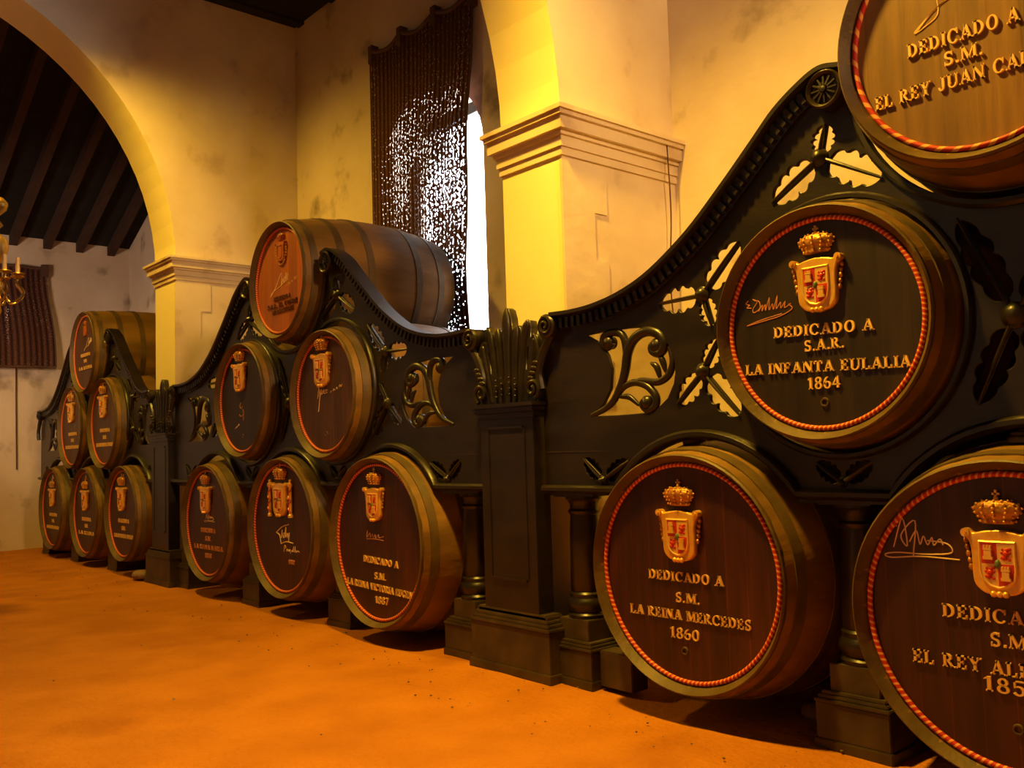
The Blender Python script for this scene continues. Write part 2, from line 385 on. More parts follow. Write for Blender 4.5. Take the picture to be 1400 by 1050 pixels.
def scribble(mb, strokes, x0, z0, sx, sz, y=0., r=.0022):
    for st in strokes:
        pts = smoothpath([(x0+a*sx, y, z0+b*sz) for a, b in st], 5) if len(st) > 2 else [(x0+a*sx, y, z0+b*sz) for a, b in st]
        mb.tube(pts, r, 5)
    return mb

# ------------------------------------------------------------------ the setting
FL = .05
YB, YC = 1.28, 1.16       # back wall of the middle and far bays, and of the near bay
def arch_wall(name, x0, x1, yf, yb, zs, cy, R, ztop, m):
    """diaphragm wall across the hall: pier against the back wall, round arch, far pier"""
    pts = [(yb, FL-.1), (yf, FL-.1), (yf, zs)]
    n = 40
    arcp = [(cy+R*math.cos(PI*i/n), zs+R*math.sin(PI*i/n)) for i in range(n+1)]
    mb = MB()
    # pier on this side, pier on the far side
    mb.box(x0, x1, yf, yb, FL-.1, zs); mb.box(x0, x1, cy-R-1.2, cy-R, FL-.1, zs)
    for i in range(n):
        (a, b), (c, d) = arcp[i], arcp[i+1]
        mb.hexa([(x0,a,b),(x1,a,b),(x1,c,d),(x0,c,d),(x0,a,ztop),(x1,a,ztop),(x1,c,ztop),(x0,c,ztop)])
    mb.box(x0, x1, yf, yb, zs, ztop); mb.box(x0, x1, cy-R-1.2, cy-R, zs, ztop)
    o = struct(name, mb, m, 0)
    o.data.materials.append(M['jamb'])
    for p in o.data.polygons:
        if abs(p.normal.x) < .5: p.material_index = 1
    return o
arch_wall('wall_middle', -5.856, -5.38, .14, YB+.1, 2.72, -2.03, 2.17, 5.75, M['plaster'])
arch_wall('wall_near', -1.33, -.893, .30, YC+.1, 2.68, -1.95, 2.25, 5.6, M['plaster'])
def cornice(name, x0, x1, yf, yb, zb, zt):
    mb = MB(); h = zt-zb
    for a, b, o in ((0, .18, .012), (.18, .42, .022), (.42, .52, .034), (.52, .8, .055), (.8, .9, .07), (.9, 1., .082)):
        mb.box(x0-o, x1+o, yf-o, yb, zb+a*h, zb+b*h)
    return struct(name, mb, M['plaster'], 0, bevel=0)
cornice('trim_1', -5.856, -5.38, .14, YB, 2.58, 2.77)
cornice('trim_2', -1.33, -.893, .30, YC, 2.48, 2.70)
# toothed quoins standing a little proud of the piers' sides
for n_, x, y0, zs in (('trim_3', -5.38, .14, 2.56), ('trim_4', -.893, .30, 2.46)):
    mb = MB(); z = zs; k = 0
    while z > .3:
        mb.box(x-.01, x+.007, y0-.007, y0+(.30 if k % 2 == 0 else .21), z-.235, z); z -= .235; k += 1
    struct(n_, mb, M['plaster'])

# back wall of far and middle bays with one arched window opening
WX0, WX1, WZ0, WZS = -3.98, -2.655, 1.55, 3.25
def back_wall():
    mb = MB(); y0, y1 = YB, YB+.45
    mb.box(-10.4, WX0, y0, y1, -.05, 6.2); mb.box(WX1, -1.0, y0, y1, -.05, 6.2)
    mb.box(WX0, WX1, y0, y1, -.05, WZ0)
    n = 20; cx = (WX0+WX1)/2; r = (WX1-WX0)/2
    for i in range(n):
        a, b = PI-PI*i/n, PI-PI*(i+1)/n
        xa, za, xb, zb = cx+r*math.cos(a), WZS+r*.85*math.sin(a), cx+r*math.cos(b), WZS+r*.85*math.sin(b)
        mb.hexa([(xa,y0,za),(xb,y0,zb),(xb,y1,zb),(xa,y1,za),(xa,y0,6.2),(xb,y0,6.2),(xb,y1,6.2),(xa,y1,6.2)])
    struct('wall_back', mb, M['stained'])
    struct('wall_right', MB().box(-1.0, 9.5, YC, YC+.4, -.05, 6.2), M['stained'])
back_wall()
wf = MB()
for x in (WX0+.03, WX1-.03): wf.box(x-.03, x+.03, YB+.3, YB+.36, WZ0, WZS+.3)
for z in (WZ0+.03, 3.70): wf.box(WX0, WX1, YB+.3, YB+.36, z-.045, z+.045)
struct('window_1', wf, M['iron'])
wl = MB()
for y0, y1, z0, z1 in ((-7, -1.15, -.05, 3.84), (-.12, YB, -.05, 3.84), (-1.15, -.12, -.05, 2.34), (-1.15, -.12, 3.18, 3.84)): wl.box(-10.4, -10.0, y0, y1, z0, z1)
struct('wall_left', wl, M['stained'])
w2 = MB()
for y in (-1.12, -.635, -.15): w2.box(-10.3, -10.25, y-.025, y+.025, 2.34, 3.18)
for z in (2.365, 3.155): w2.box(-10.3, -10.25, -1.15, -.12, z-.025, z+.025)
struct('window_2', w2, M['iron'])
# roofs
SL = .4443
def roof_far():
    mb = MB()
    def z(x): return 3.84+SL*(x+10)
    mb.hexa([(-10.4,-7,z(-10.4)),(-5.85,-7,z(-5.85)),(-5.85,YB,z(-5.85)),(-10.4,YB,z(-10.4)),
             (-10.4,-7,z(-10.4)+.1),(-5.85,-7,z(-5.85)+.1),(-5.85,YB,z(-5.85)+.1),(-10.4,YB,z(-10.4)+.1)])
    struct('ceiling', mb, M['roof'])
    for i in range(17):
        y = 1.05-.38*i; b = MB()
        b.hexa([(-10.1,y-.045,z(-10.1)-.12),(-5.86,y-.045,z(-5.86)-.12),(-5.86,y+.045,z(-5.86)-.12),(-10.1,y+.045,z(-10.1)-.12),
                (-10.1,y-.045,z(-10.1)),(-5.86,y-.045,z(-5.86)),(-5.86,y+.045,z(-5.86)),(-10.1,y+.045,z(-10.1))])
        o = struct('trim_%d' % (10+i), b, M['beam'])
roof_far()
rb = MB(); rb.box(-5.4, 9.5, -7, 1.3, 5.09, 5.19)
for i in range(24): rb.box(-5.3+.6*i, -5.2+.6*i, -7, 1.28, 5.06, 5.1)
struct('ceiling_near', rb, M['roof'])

def floor():
    mb = MB(); nx, ny = 150, 64; x0, x1, y0, y1 = -10.4, 9.5, -7.0, 1.3
    for j in range(ny+1):
        for i in range(nx+1):
            x = x0+(x1-x0)*i/nx; y = y0+(y1-y0)*j/ny
            h = .012*noise.noise(Vector((x*1.3, y*1.3, 0)))+.006*noise.noise(Vector((x*5, y*5, 3)))
            mb.v.append((x, y, FL-.006+h))
    for j in range(ny):
        for i in range(nx):
            a = j*(nx+1)+i; mb.f.append((a, a+1, a+nx+2, a+nx+1))
    o = obj('floor', mb, M['sand'], None, (0, 0, 0), 80); o['kind'] = 'structure'
floor()

# ------------------------------------------------------------------ barrels
def crest_parts(root, F, cx, zc, s, style='gold'):
    """crowned shield; zc is the height of the shield's middle, s its scale, in head coordinates"""
    g = {'gold': M['gold'], 'wood': M['headorange']}[style]
    def C(x, z): return (cx+x*s, zc+z*s)
    half = [(0, .100), (.045, .094), (.072, .088), (.088, .100), (.102, .094), (.096, .074), (.086, .058), (.080, .02), (.080, -.04), (.074, -.075), (.050, -.098), (.024, -.104), (0, -.110)]
    half = [tuple(p[:2]) for p in smoothpath([(a, b, 0) for a, b in half], 3)]
    out = [C(x, z) for x, z in half]+[C(-x, z) for x, z in half[-2:0:-1]]
    cr = fretwork('crest', out, [], -.020*s-.004, .004, g, root, F, bevel=.006*s)
    y = -.022*s-.004
    # inner escutcheon: four quarters
    qs = MB(); pale = MB()
    sh = [(-.052, .062), (.052, .062), (.052, -.03), (.046, -.055), (.025, -.074), (0, -.08), (-.025, -.074), (-.046, -.055), (-.052, -.03)]
    rim = MB().tube([(*C(a, b)[:1], y, C(a, b)[1]) for a, b in sh], .004*s+.0008, 6, True); obj('shield_rim', rim, M['palegold'] if style == 'gold' else g, cr, F, 40)
    if style == 'gold':
        f = lambda P: [C(a, b) for a, b in P]
        qs.prism(f([(-.052, .062), (0, .062), (0, -.006), (-.052, -.006)]), y+.001, y-.002)
        qs.prism(f([(0, -.006), (.052, -.006), (.052, -.03), (.046, -.055), (.025, -.074), (0, -.08)][::-1]), y+.001, y-.002)
        obj('red_quarter', qs, M['red'], cr, F, label='red quarters of the shield')
        pale.prism(f([(0, .062), (.052, .062), (.052, -.006), (0, -.006)]), y+.001, y-.002)
        pale.prism(f([(-.052, -.006), (0, -.006), (0, -.08), (-.025, -.074), (-.046, -.055), (-.052, -.03)]), y+.001, y-.002)
        obj('pale_quarter', pale, M['palegold'], cr, F)
        def bx(mb, x, z, w, h): a, b = C(x, z); mb.box(a-w*s/2, a+w*s/2, y-.009*s-.002, y, b-h*s/2, b+h*s/2)
        for ox, oz in ((-.026, .026), (.024, -.038)):
            ca = MB()
            bx(ca, ox, oz-.014, .030, .010); bx(ca, ox, oz-.001, .022, .02); bx(ca, ox, oz+.014, .026, .008)
            for k in (-.009, 0, .009): bx(ca, ox+k, oz+.021, .006, .01)
            obj('castle', ca, M['palegold'], cr, F, bevel=.0008)
        for ox, oz in ((.026, .026), (-.024, -.034)):
            li = MB()
            for dx, dz, r in ((0, 0, .011), (.004, .012, .008), (-.004, -.012, .009), (.011, .004, .006), (-.012, .004, .005), (-.012, -.012, .005), (.01, -.016, .006), (.013, .016, .005), (-.010, .014, .004)):
                a, b = C(ox+dx, oz+dz); li.ball((a, y-.002, b), r*s, 8, (1, .6, 1))
            obj('lion', li, M['red'], cr, F, 60)
        a, b = C(0, -.006); obj('centre_oval', MB().ball((a, y-.003, b), .012*s, 10, (.85, .6, 1.2)), M['green'], cr, F, 60)
    # scroll ears and bottom knob
    for sx in (-1, 1):
        ea = MB()
        a, b = C(sx*.094, .088); ea.lathe([(.014*s, -.03*s), (.014*s, 0)], 14, 'y', (a, 0, b)); ea.lathe([(.006*s, -.036*s), (.006*s, 0)], 10, 'y', (a, 0, b))
        obj('scroll', ea, g, cr, F, 50)
        ta = MB()
        for k in range(5):
            a, b = C(sx*(.100-.003*k), .062-.021*k); ta.ball((a, -.008*s, b), (.011-.001*(k % 2))*s, 8, (.8, .8, 1.1))
        obj('garland', ta, M['crown'] if style == 'gold' else g, cr, F, 60)
    kn = MB()
    for dx in (-.018, 0, .018):
        a, b = C(dx, -.1); kn.ball((a, y, b), .011*s, 8)
    obj('knob', kn, g, cr, F, 50)
    # crown: band, bulging ribs, orb and cross
    cw = MB(); X0, Z0 = C(0, .118)
    prof = [(.048, 0), (.053, .010), (.050, .014), (.066, .029), (.074, .045), (.068, .060), (.046, .071), (.014, .076), (.0001, .076)]
    b0 = len(cw.v); cw.lathe([(r*s, h*s) for r, h in prof], 24, 'z', cap=True)
    for i in range(b0, len(cw.v)):
        x, yy, z = cw.v[i]; cw.v[i] = (X0+x, yy*.45-.006*s, Z0+z)
    obj('crown', cw, M['crown'] if style == 'gold' else g, cr, F, 60)
    cb = MB()
    for k in range(7):
        an = PI*k/6
        for r, h in ((.054, .008), (.060, .022), (.070, .035), (.074, .049), (.064, .062), (.044, .072)):
            cb.ball((X0+r*s*math.cos(an), -r*s*math.sin(an)*.48-.006*s, Z0+h*s), .0048*s, 6)
    cb.box(X0-.0035*s, X0+.0035*s, -.012*s, -.004*s, Z0+.076*s, Z0+.106*s); cb.box(X0-.011*s, X0+.011*s, -.012*s, -.004*s, Z0+.090*s, Z0+.097*s)
    cb.ball((X0, -.008*s, Z0+.079*s), .009*s, 8)
    obj('crown_beads', cb, M['gold'] if style == 'gold' else g, cr, F, 60)
    return cr, y
def barrel(cx, dy, cz, r, label, group, head='head', L=1.13, bulge=.08, crest=None, lines=(), signs=(), pillars=False, chain=False, tap=False, bung=False, ink='cream', turns=135):
    Rc = r+.040; Rm = Rc+bulge; yf = -.032
    mid = yf+(1.2+.032)/2
    def Rad(y): return Rm-(Rm-Rc)*min(1.2, ((y-mid)/(mid-yf))**2)
    F = (cx, dy, cz)
    root = thing('barrel', (cx, dy+.5, cz-Rm), label, 'barrel', group)
    # staves: slightly faceted
    n = 72; mb = MB(); ys = [yf+(L-yf)*i/18 for i in range(19)]
    prof = [(Rc-.034, yf+.045), (Rc-.012, yf+.012), (Rc-.002, yf+.006)]+[(Rad(y), y) for y in ys[1:]]+[(Rad(L)-.035, L), (Rad(L)-.04, L-.04), (.001, L-.04)]
    mb.lathe(prof, n, 'y', cap=False)
    for i, v in enumerate(mb.v):
        k = (i % n)
        if k % 3 == 0:
            x, y, z = v; d = math.hypot(x, z)
            if d > .1: q = (d-.0022)/d; mb.v[i] = (x*q, y, z*q)
    obj('body', mb, M['staves'], root, F, 30)
    # chime ring (bevelled end of the staves) and hoops
    ch = MB().lathe([(r+.006, .012), (r+.009, .006), (Rc-.005, yf-.003), (Rc+.001, yf+.003), (Rc+.001, yf+.02)], n, 'y', cap=False)
    obj('chime', ch, M['chime'], root, F, 22)
    for y0, w in ((.02, .045), (.20, .05), (.40, .05), (.78, .05), (.98, .05)):
        if y0+w > L: continue
        h = MB().lathe([(Rad(y0)-.001, y0), (Rad(y0)+.004, y0), (Rad(y0+w)+.004, y0+w), (Rad(y0+w)-.001, y0+w)], n, 'y', cap=False)
        obj('hoop', h, M['hoop'], root, F, 40)
    hd = MB().lathe([(r+.007, .030), (r+.007, .010), (.001, .010)], 64, 'y', cap=False)
    obj('head', hd, M[head], root, F, 0)
    # rope
    me = bpy.data.meshes.new('rope'); bm = bmesh.new(); uvl = bm.loops.layers.uv.new('UVMap'); nn, kk = 144, 8
    V = []
    for i in range(nn):
        a = 2*PI*i/nn
        V.append([bm.verts.new(((r+.0085*math.cos(2*PI*k/kk))*math.cos(a), .004+.0085*math.sin(2*PI*k/kk), (r+.0085*math.cos(2*PI*k/kk))*math.sin(a))) for k in range(kk)])
    for i in range(nn):
        for k in range(kk):
            j, l = (i+1) % nn, (k+1) % kk
            fc = bm.faces.new((V[i][k], V[i][l], V[j][l], V[j][k])); fc.smooth = True
            for lp, uv in zip(fc.loops, ((turns*i/nn, k/kk), (turns*i/nn, (k+1)/kk), (turns*(i+1)/nn, (k+1)/kk), (turns*(i+1)/nn, k/kk))): lp[uvl].uv = uv
    bmesh.ops.recalc_face_normals(bm, faces=bm.faces)
    bm.to_mesh(me); bm.free(); me.materials.append(M['rope'])
    ro = bpy.data.objects.new('rope', me); link(ro, root, F); ro['label'] = 'red and yellow rope'
    FH = (cx, dy+.010, cz)
    if crest:
        st = crest[3] if len(crest) > 3 else 'gold'
        cr, y = crest_parts(root, FH, crest[0], crest[1], crest[2], st)
        if pillars:
            s = crest[2]
            for sx in (-1, 1):
                pm = MB()
                pm.lathe([(.016*s, -.11*s), (.016*s, -.095*s), (.010*s, -.09*s), (.010*s, .07*s), (.017*s, .08*s), (.017*s, .095*s), (.008*s, .1*s), (.010*s, .115*s), (.002*s, .12*s)], 14, 'z', (crest[0]+sx*.135*s, -.012*s, crest[1]))
                obj('pillar', pm, M['palegold'], cr, FH, 40)
                rb_ = MB(); rb_.tube([(crest[0]+sx*.135*s+.013*s*math.cos(t*1.6), -.012*s-.013*s*abs(math.sin(t*1.6)), crest[1]-.08*s+.14*s*t/8) for t in [i*.4 for i in range(21)]], .004*s, 5)
                obj('ribbon', rb_, M['red'], cr, FH, 40)
        if chain:
            s = crest[2]; cm = MB()
            for k in range(22):
                a = PI*.85+ (PI*1.3)*k/21
                cm.ball((crest[0]+.115*s*math.cos(a), -.006, crest[1]+.02*s+.16*s*math.sin(a)), .009*s+.001, 6)
            obj('collar_chain', cm, M['palegold'], cr, FH, 50)
    if lines:
        for t, x, z, h, w, rot in lines:
            for wd in lettering_words(t, x, z, h, w, math.radians(rot)): obj('lettering', wd, M[ink], root, FH)
    for strokes, x0, z0, sx, sz, mm, rr in signs:
        obj('signature', scribble(MB(), strokes, x0, z0, sx, sz, -.0005, rr), M[mm], root, FH, 60)
    if tap:
        obj('tap_hole', MB().lathe([(.016, 0), (.014, -.006), (.010, -.006), (.008, .002), (.001, .002)], 16, 'y', (tap[0], 0, tap[1]), cap=False), M['hoop'], root, FH, 40)
    if bung:
        a = math.radians(bung[0]); y = bung[1]; R = Rad(y)
        bmh = MB().lathe([(.045, -.004), (.045, .012), (.034, .018), (.034, .026), (.001, .026)], 20, 'z', (0, 0, 0), cap=False)
        for i, (x, yy, z) in enumerate(bmh.v): bmh.v[i] = (math.cos(a)*(R+z)-math.sin(a)*x, y+yy, math.sin(a)*(R+z)+math.cos(a)*x)
        obj('bung', bmh, M['hoop'], root, F, 40)
    return root

# handwriting, each a list of pen strokes in a unit box
SIG_E = [[(.06, .95), (.0, .85), (.08, .78), (.02, .70), (.12, .66)], [(.16, .98), (.26, .86), (.16, .62), (.18, .48), (.32, .62), (.30, .86), (.20, .92)],
         [(.28, .50), (.38, .72), (.36, .50), (.44, .72), (.44, .5), (.54, .95), (.52, .5), (.60, .7), (.62, .5), (.72, .98), (.68, .5), (.78, .72), (.78, .5), (.88, .72), (.86, .5), (1, .62)],
         [(.95, .6), (1.02, .42), (.75, .22), (.30, .10), (.0, .02), (.3, .16), (.8, .3)]]
SIG_A = [[(.05, .85), (.10, .95), (.2, .80)], [(.14, .3), (.28, 1.0), (.33, .35), (.25, .6), (.45, .95), (.40, .1)], [(.36, .45), (.46, .72), (.50, .4), (.55, .6), (.60, .4), (.66, .58), (.68, .4), (.76, .55), (.80, .42)],
         [(.6, .5), (.85, .45), (.9, .25), (.6, .18), (.2, .18), (.02, .12), (.1, .05), (.5, .12), (1, .1)]]
SIG_F = [[(.75, 1.), (.35, .85), (.0, .55)], [(.0, .55), (.2, .42), (.28, .0)], [(.28, .02), (.6, .14), (1., .1)], [(.3, .3), (.36, .7)], [(.44, .3), (.40, .5), (.5, .55), (.48, .32), (.58, .85), (.56, .35), (.66, .55), (.68, .35), (.78, .6), (.72, .15)]]
SIG_P = [[(.0, .2), (.06, .9), (.14, .7), (.06, .55)], [(.16, .3), (.22, .55), (.26, .3), (.3, .5), (.36, .3), (.4, .55), (.44, .1)], [(.5, .3), (.54, .5), (.56, .3), (.64, .9), (.62, .35), (.7, .5), (.74, .95), (.74, .3), (.82, .5), (.84, .3), (.9, .5), (1, .35)]]
SIG_L = [[(.0, .0), (.3, .4), (.62, 1.), (.6, .3)], [(.0, .0), (.12, .2), (.5, .36), (1., .62)], [(.62, .42), (.7, .7), (.74, .48), (.8, .78), (.84, .5), (.86, .95), (.9, .6), (.96, .9), (.98, .65)]]
SIG_D = [[(.0, .1), (.1, .3)], [(.25, .25), (.3, .5), (.38, .3)], [(.5, .4), (.55, .65), (.62, .45)], [(.75, .6), (.8, .9), (.9, .65), (.98, .95)]]
SIG_V = [[(.05, .9), (.02, .3), (.2, .7), (.22, .3), (.35, .62), (.4, .3), (.5, .6), (.55, .3), (.7, .62), (.75, .35), (1, .5)], [(.0, .15), (.6, .2), (1, .12)]]
SIG_S = [[(.3, .9), (.1, .75), (.3, .6), (.5, .7)], [(.6, .55), (.7, .35), (.65, .0)], [(.0, .3), (.3, .2), (.6, .28)]]
SIG_X = [[(.0, .1), (.12, .95), (.2, .4), (.34, .8), (.4, .4), (.55, .7), (.62, .42), (.9, .5)], [(.1, .3), (.9, .66), (.3, .5), (.05, -.9)]]
JC_SIG = [[(0, .0), (.5, .9), (1.1, 1.5)], [(0, .0), (.25, .2), (.58, .62), (.58, 1.6)], [(.0, .0), (.05, .2), (.58, 1.0), (1.0, 1.35), (1.5, 1.7)], [(1.4, 1.35), (1.5, 1.2), (1.55, 1.35), (1.42, 1.4)], [(1.7, 1.3), (1.8, 1.45), (1.95, 1.4)]]

GN, GM, GF = 'barrels of the near screen', 'barrels of the middle screen', 'barrels of the far screen'
# near screen
barrel(-.008, -.015, .599, .400, 'large dark red barrel low on the near screen, dated 1860 in cream letters', GN,
       L=1.10, crest=(-.015, .139, .92), tap=(-.02, -.29), bung=(97, .17),
       lines=[('DEDICADO A', -.004, -.036, .036, .350, 0), ('S.M.', .006, -.112, .036, .115, 0), ('LA REINA MERCEDES', 0, -.178, .036, .560, 0), ('1860', -.015, -.246, .039, .138, 0)])
barrel(.584, -.001, 1.461, .347, 'black-headed barrel set in the near screen, dated 1864, copper signature beside its crest', GN, head='headblack',
       L=1.10, crest=(.002, .130, .87), tap=(.0, -.262), ink='brightcream', lines=[('DEDICADO A', .005, -.038, .037, .364, -2), ('S.A.R.', .011, -.089, .036, .147, 0), ('LA INFANTA EULALIA', 0, -.161, .037, .595, -2), ('1864', .003, -.217, .039, .12, 0)],
       signs=[(SIG_E, -.285, .022, .178, .095, 'copper', .0019)])
barrel(1.134, -.055, .565, .403, 'big dark red barrel at the lower right corner, white signature beside its crest', GN,
       L=1.10, crest=(-.016, .162, .88), tap=(.0, -.29), bung=(90, .19),
       lines=[('DEDICADO A', 0, -.008, .038, .37, 0), ('S.M.', 0, -.073, .038, .115, 0), ('EL REY ALFONSO XII', 0, -.150, .038, .56, 0), ('1857', -.005, -.198, .040, .154, 0)],
       signs=[(SIG_A, -.352, .145, .225, .125, 'chalk', .0022)])
barrel(1.157, -.071, 2.253, .364, 'light brown barrel topmost at the upper right corner, cut off by the frame', GN, head='headbrown',
       L=1.12, turns=46, crest=(0, .22, .6), ink='brightcream', lines=[('DEDICADO A', -.042, -.046, .042, .315, 0), ('S.M.', -.040, -.106, .040, .112, 0), ('EL REY JUAN CARLOS', -.038, -.174, .041, .54, 0)],
       signs=[(JC_SIG, -.176, .022, .12, .056, 'brightcream', .0020)])
barrel(1.768, 0, 1.455, .350, 'black-headed barrel beyond the right edge of the photo, second row of the near screen', GN, head='headblack', L=1.10, crest=(0, .130, .87))
barrel(2.358, -.02, .590, .400, 'dark red barrel beyond the right edge of the photo, bottom row of the near screen', GN, L=1.10, crest=(0, .139, .92))
# middle screen
barrel(-4.457, .012, .596, .385, 'dark red barrel beside the far pedestal, leftmost of the bottom three on the middle screen', GM,
       crest=(-.03, .17, .95), lines=[('DEDICADO A', 0, -.075, .034, .26, 0), ('S.M.', 0, -.135, .034, .1, 0), ('LA REINA MARIA', 0, -.2, .034, .52, 0), ('1858', 0, -.26, .034, .12, 0)], ink='copper',
       signs=[(SIG_A, -.08, .0, .19, .08, 'chalk', .0021)])
barrel(-3.274, .017, .611, .405, 'dark red barrel with pillared crest and arrow-shaped white signature, bottom row of middle screen', GM,
       crest=(-.02, .185, 1.05), pillars=True, signs=[(SIG_F, -.10, -.105, .23, .13, 'chalk', .0032), (SIG_P, .0, -.165, .21, .06, 'chalk', .0021)],
       lines=[('1982', .11, -.225, .028, .08, 0)], ink='copper')
barrel(-2.100, -.017, .593, .418, 'dark red barrel dated 1887, just left of the near pedestal', GM,
       crest=(-.022, .205, .88), lines=[('DEDICADO A', .02, -.124, .036, .345, -2), ('S.M.', .015, -.204, .036, .115, 0), ('LA REINA VICTORIA EUGENIA', .02, -.268, .036, .70, -2), ('1887', .028, -.333, .038, .135, 0)],
       signs=[(SIG_V, -.12, .0, .17, .06, 'copper', .0018)], bung=(95, .3))
barrel(-2.689, .010, 1.437, .344, 'brown-black barrel, right of two in the second row of the middle screen', GM, head='headwarm',
       crest=(-.03, .150, .98), signs=[(SIG_X, -.10, -.03, .13, .08, 'chalk', .0026), (SIG_D, .05, .0, .14, .05, 'chalk', .0018)], tap=(.0, -.24))
barrel(-3.864, .020, 1.469, .357, 'brown-black barrel, left of two in the second row of the middle screen', GM, head='headblack', bulge=.07,
       crest=(-.03, .165, .95), signs=[(SIG_S, -.06, -.14, .10, .14, 'copper', .0022), (SIG_D, -.13, -.2, .07, .04, 'chalk', .0016)], tap=(.0, -.25))
barrel(-3.271, .020, 2.221, .345, 'orange-headed barrel topmost on the middle screen below the window blind', GM, head='headorange', L=1.14, bulge=.075,
       crest=(.02, .19, .62, 'wood'), chain=True, ink='darkink', lines=[('DEDICADO A', .02, -.125, .026, .23, 0), ('S.A.R. EL CONDE', .02, -.17, .028, .42, 0), ('DE BARCELONA', .03, -.21, .026, .30, 0)],
       signs=[(SIG_L, -.15, -.09, .26, .14, 'chalk', .0026), (SIG_D, .07, -.06, .15, .06, 'chalk', .0018)])
# far screen
far_txt = lambda k: [('DEDICADO A', 0, -.085, .036, .28, 0), ('S.M.', 0, -.15, .036, .1, 0), (k, 0, -.22, .036, .5, 0)]
barrel(-8.610, .012, .575, .395, 'barrel low on the far screen against the far wall, leftmost of its bottom three', GF, crest=(-.02, .12, .9), lines=[('S.', 0, .32, .04, .07, 0)]+far_txt('LA REINA MARIA'), ink='cream')
barrel(-7.430, .013, .572, .395, 'barrel low on the far screen, middle of its bottom three', GF, crest=(-.02, .12, .95), lines=[('S.', 0, .32, .04, .07, 0)]+far_txt('LA REINA'), ink='cream')
barrel(-6.290, -.001, .602, .380, 'barrel beside the far pedestal, rightmost of the bottom three on the far screen', GF, L=1.1, bulge=.02, crest=(-.03, .13, 1.0), lines=[('S.', .02, .31, .04, .07, 0)]+far_txt('LA INFANTA MARIA'), ink='cream')
barrel(-6.842, .007, 1.429, .385, 'barrel right of two in the second row of the far screen', GF, head='headwarm', bulge=.04, crest=(-.03, .16, 1.0), lines=far_txt('LA INFANTA MARIA'), ink='cream')
barrel(-8.018, .044, 1.429, .385, 'barrel left of two in the second row of the far screen', GF, head='headwarm', bulge=.04, crest=(-.03, .16, 1.0), lines=far_txt('LA INFANTA MARIA'), ink='cream')
barrel(-7.443, .006, 2.160, .365, 'barrel topmost on the far screen in front of the stained far wall', GF, head='headwarm', bulge=.04, crest=(.0, .22, .5, 'wood'), lines=[('DEDICADO A', 0, -.04, .034, .3, 0), ('S.M.', 0, -.10, .034, .1, 0), ('LA REINA', 0, -.17, .034, .42, 0)], ink='cream', signs=[(SIG_L, -.06, .02, .25, .12, 'chalk', .0025)])

# ------------------------------------------------------------------ carved screens
YP0, YP1 = .095, .114            # the board's faces
SPC, ZMID, RMID, ZTOP, RTOP, RARC, ZARC, LED = 1.179, 1.455, .432, 2.24, .475, .515, .597, .892
CROWN = [(.50, 2.312), (.575, 2.324), (.655, 2.292), (.75, 2.232), (.845, 2.145), (.985, 2.018), (1.15, 1.880), (1.34, 1.762), (1.50, 1.70), (1.66, 1.668), (1.80, 1.660), (1.93, 1.664)]
def leaf_holes(c, tip, wid, lobes=4):
    """two lobed openings, one on each side of a midrib running from c to tip"""
    cx, cz = c; dx, dz = tip[0]-cx, tip[1]-cz; l = math.hypot(dx, dz); ux, uz = dx/l, dz/l; nx, nz = -uz, ux
    res = []
    for sd in (1, -1):
        inner = []; outer = []
        n = 26
        for i in range(n+1):
            t = i/n; s = .16+.80*t
            env = 1.12*wid*(math.sin(PI*(.14+.80*t))**.7)
            ph = (t*lobes) % 1
            sc = .66+.34*math.sin(PI*min(1, ph*1.02))**.6 if i not in (0, n) else .3
            rib = .006*(1-.5*t)+.002
            w = max(rib+.004, env*sc)
            inner.append((s*l, sd*rib)); outer.append((s*l-(.012 if 0 < i < n else 0)*0, sd*w))
        poly = inner+outer[::-1]
        res.append([(cx+a*ux+b*nx, cz+a*uz+b*nz) for a, b in poly])
    return res
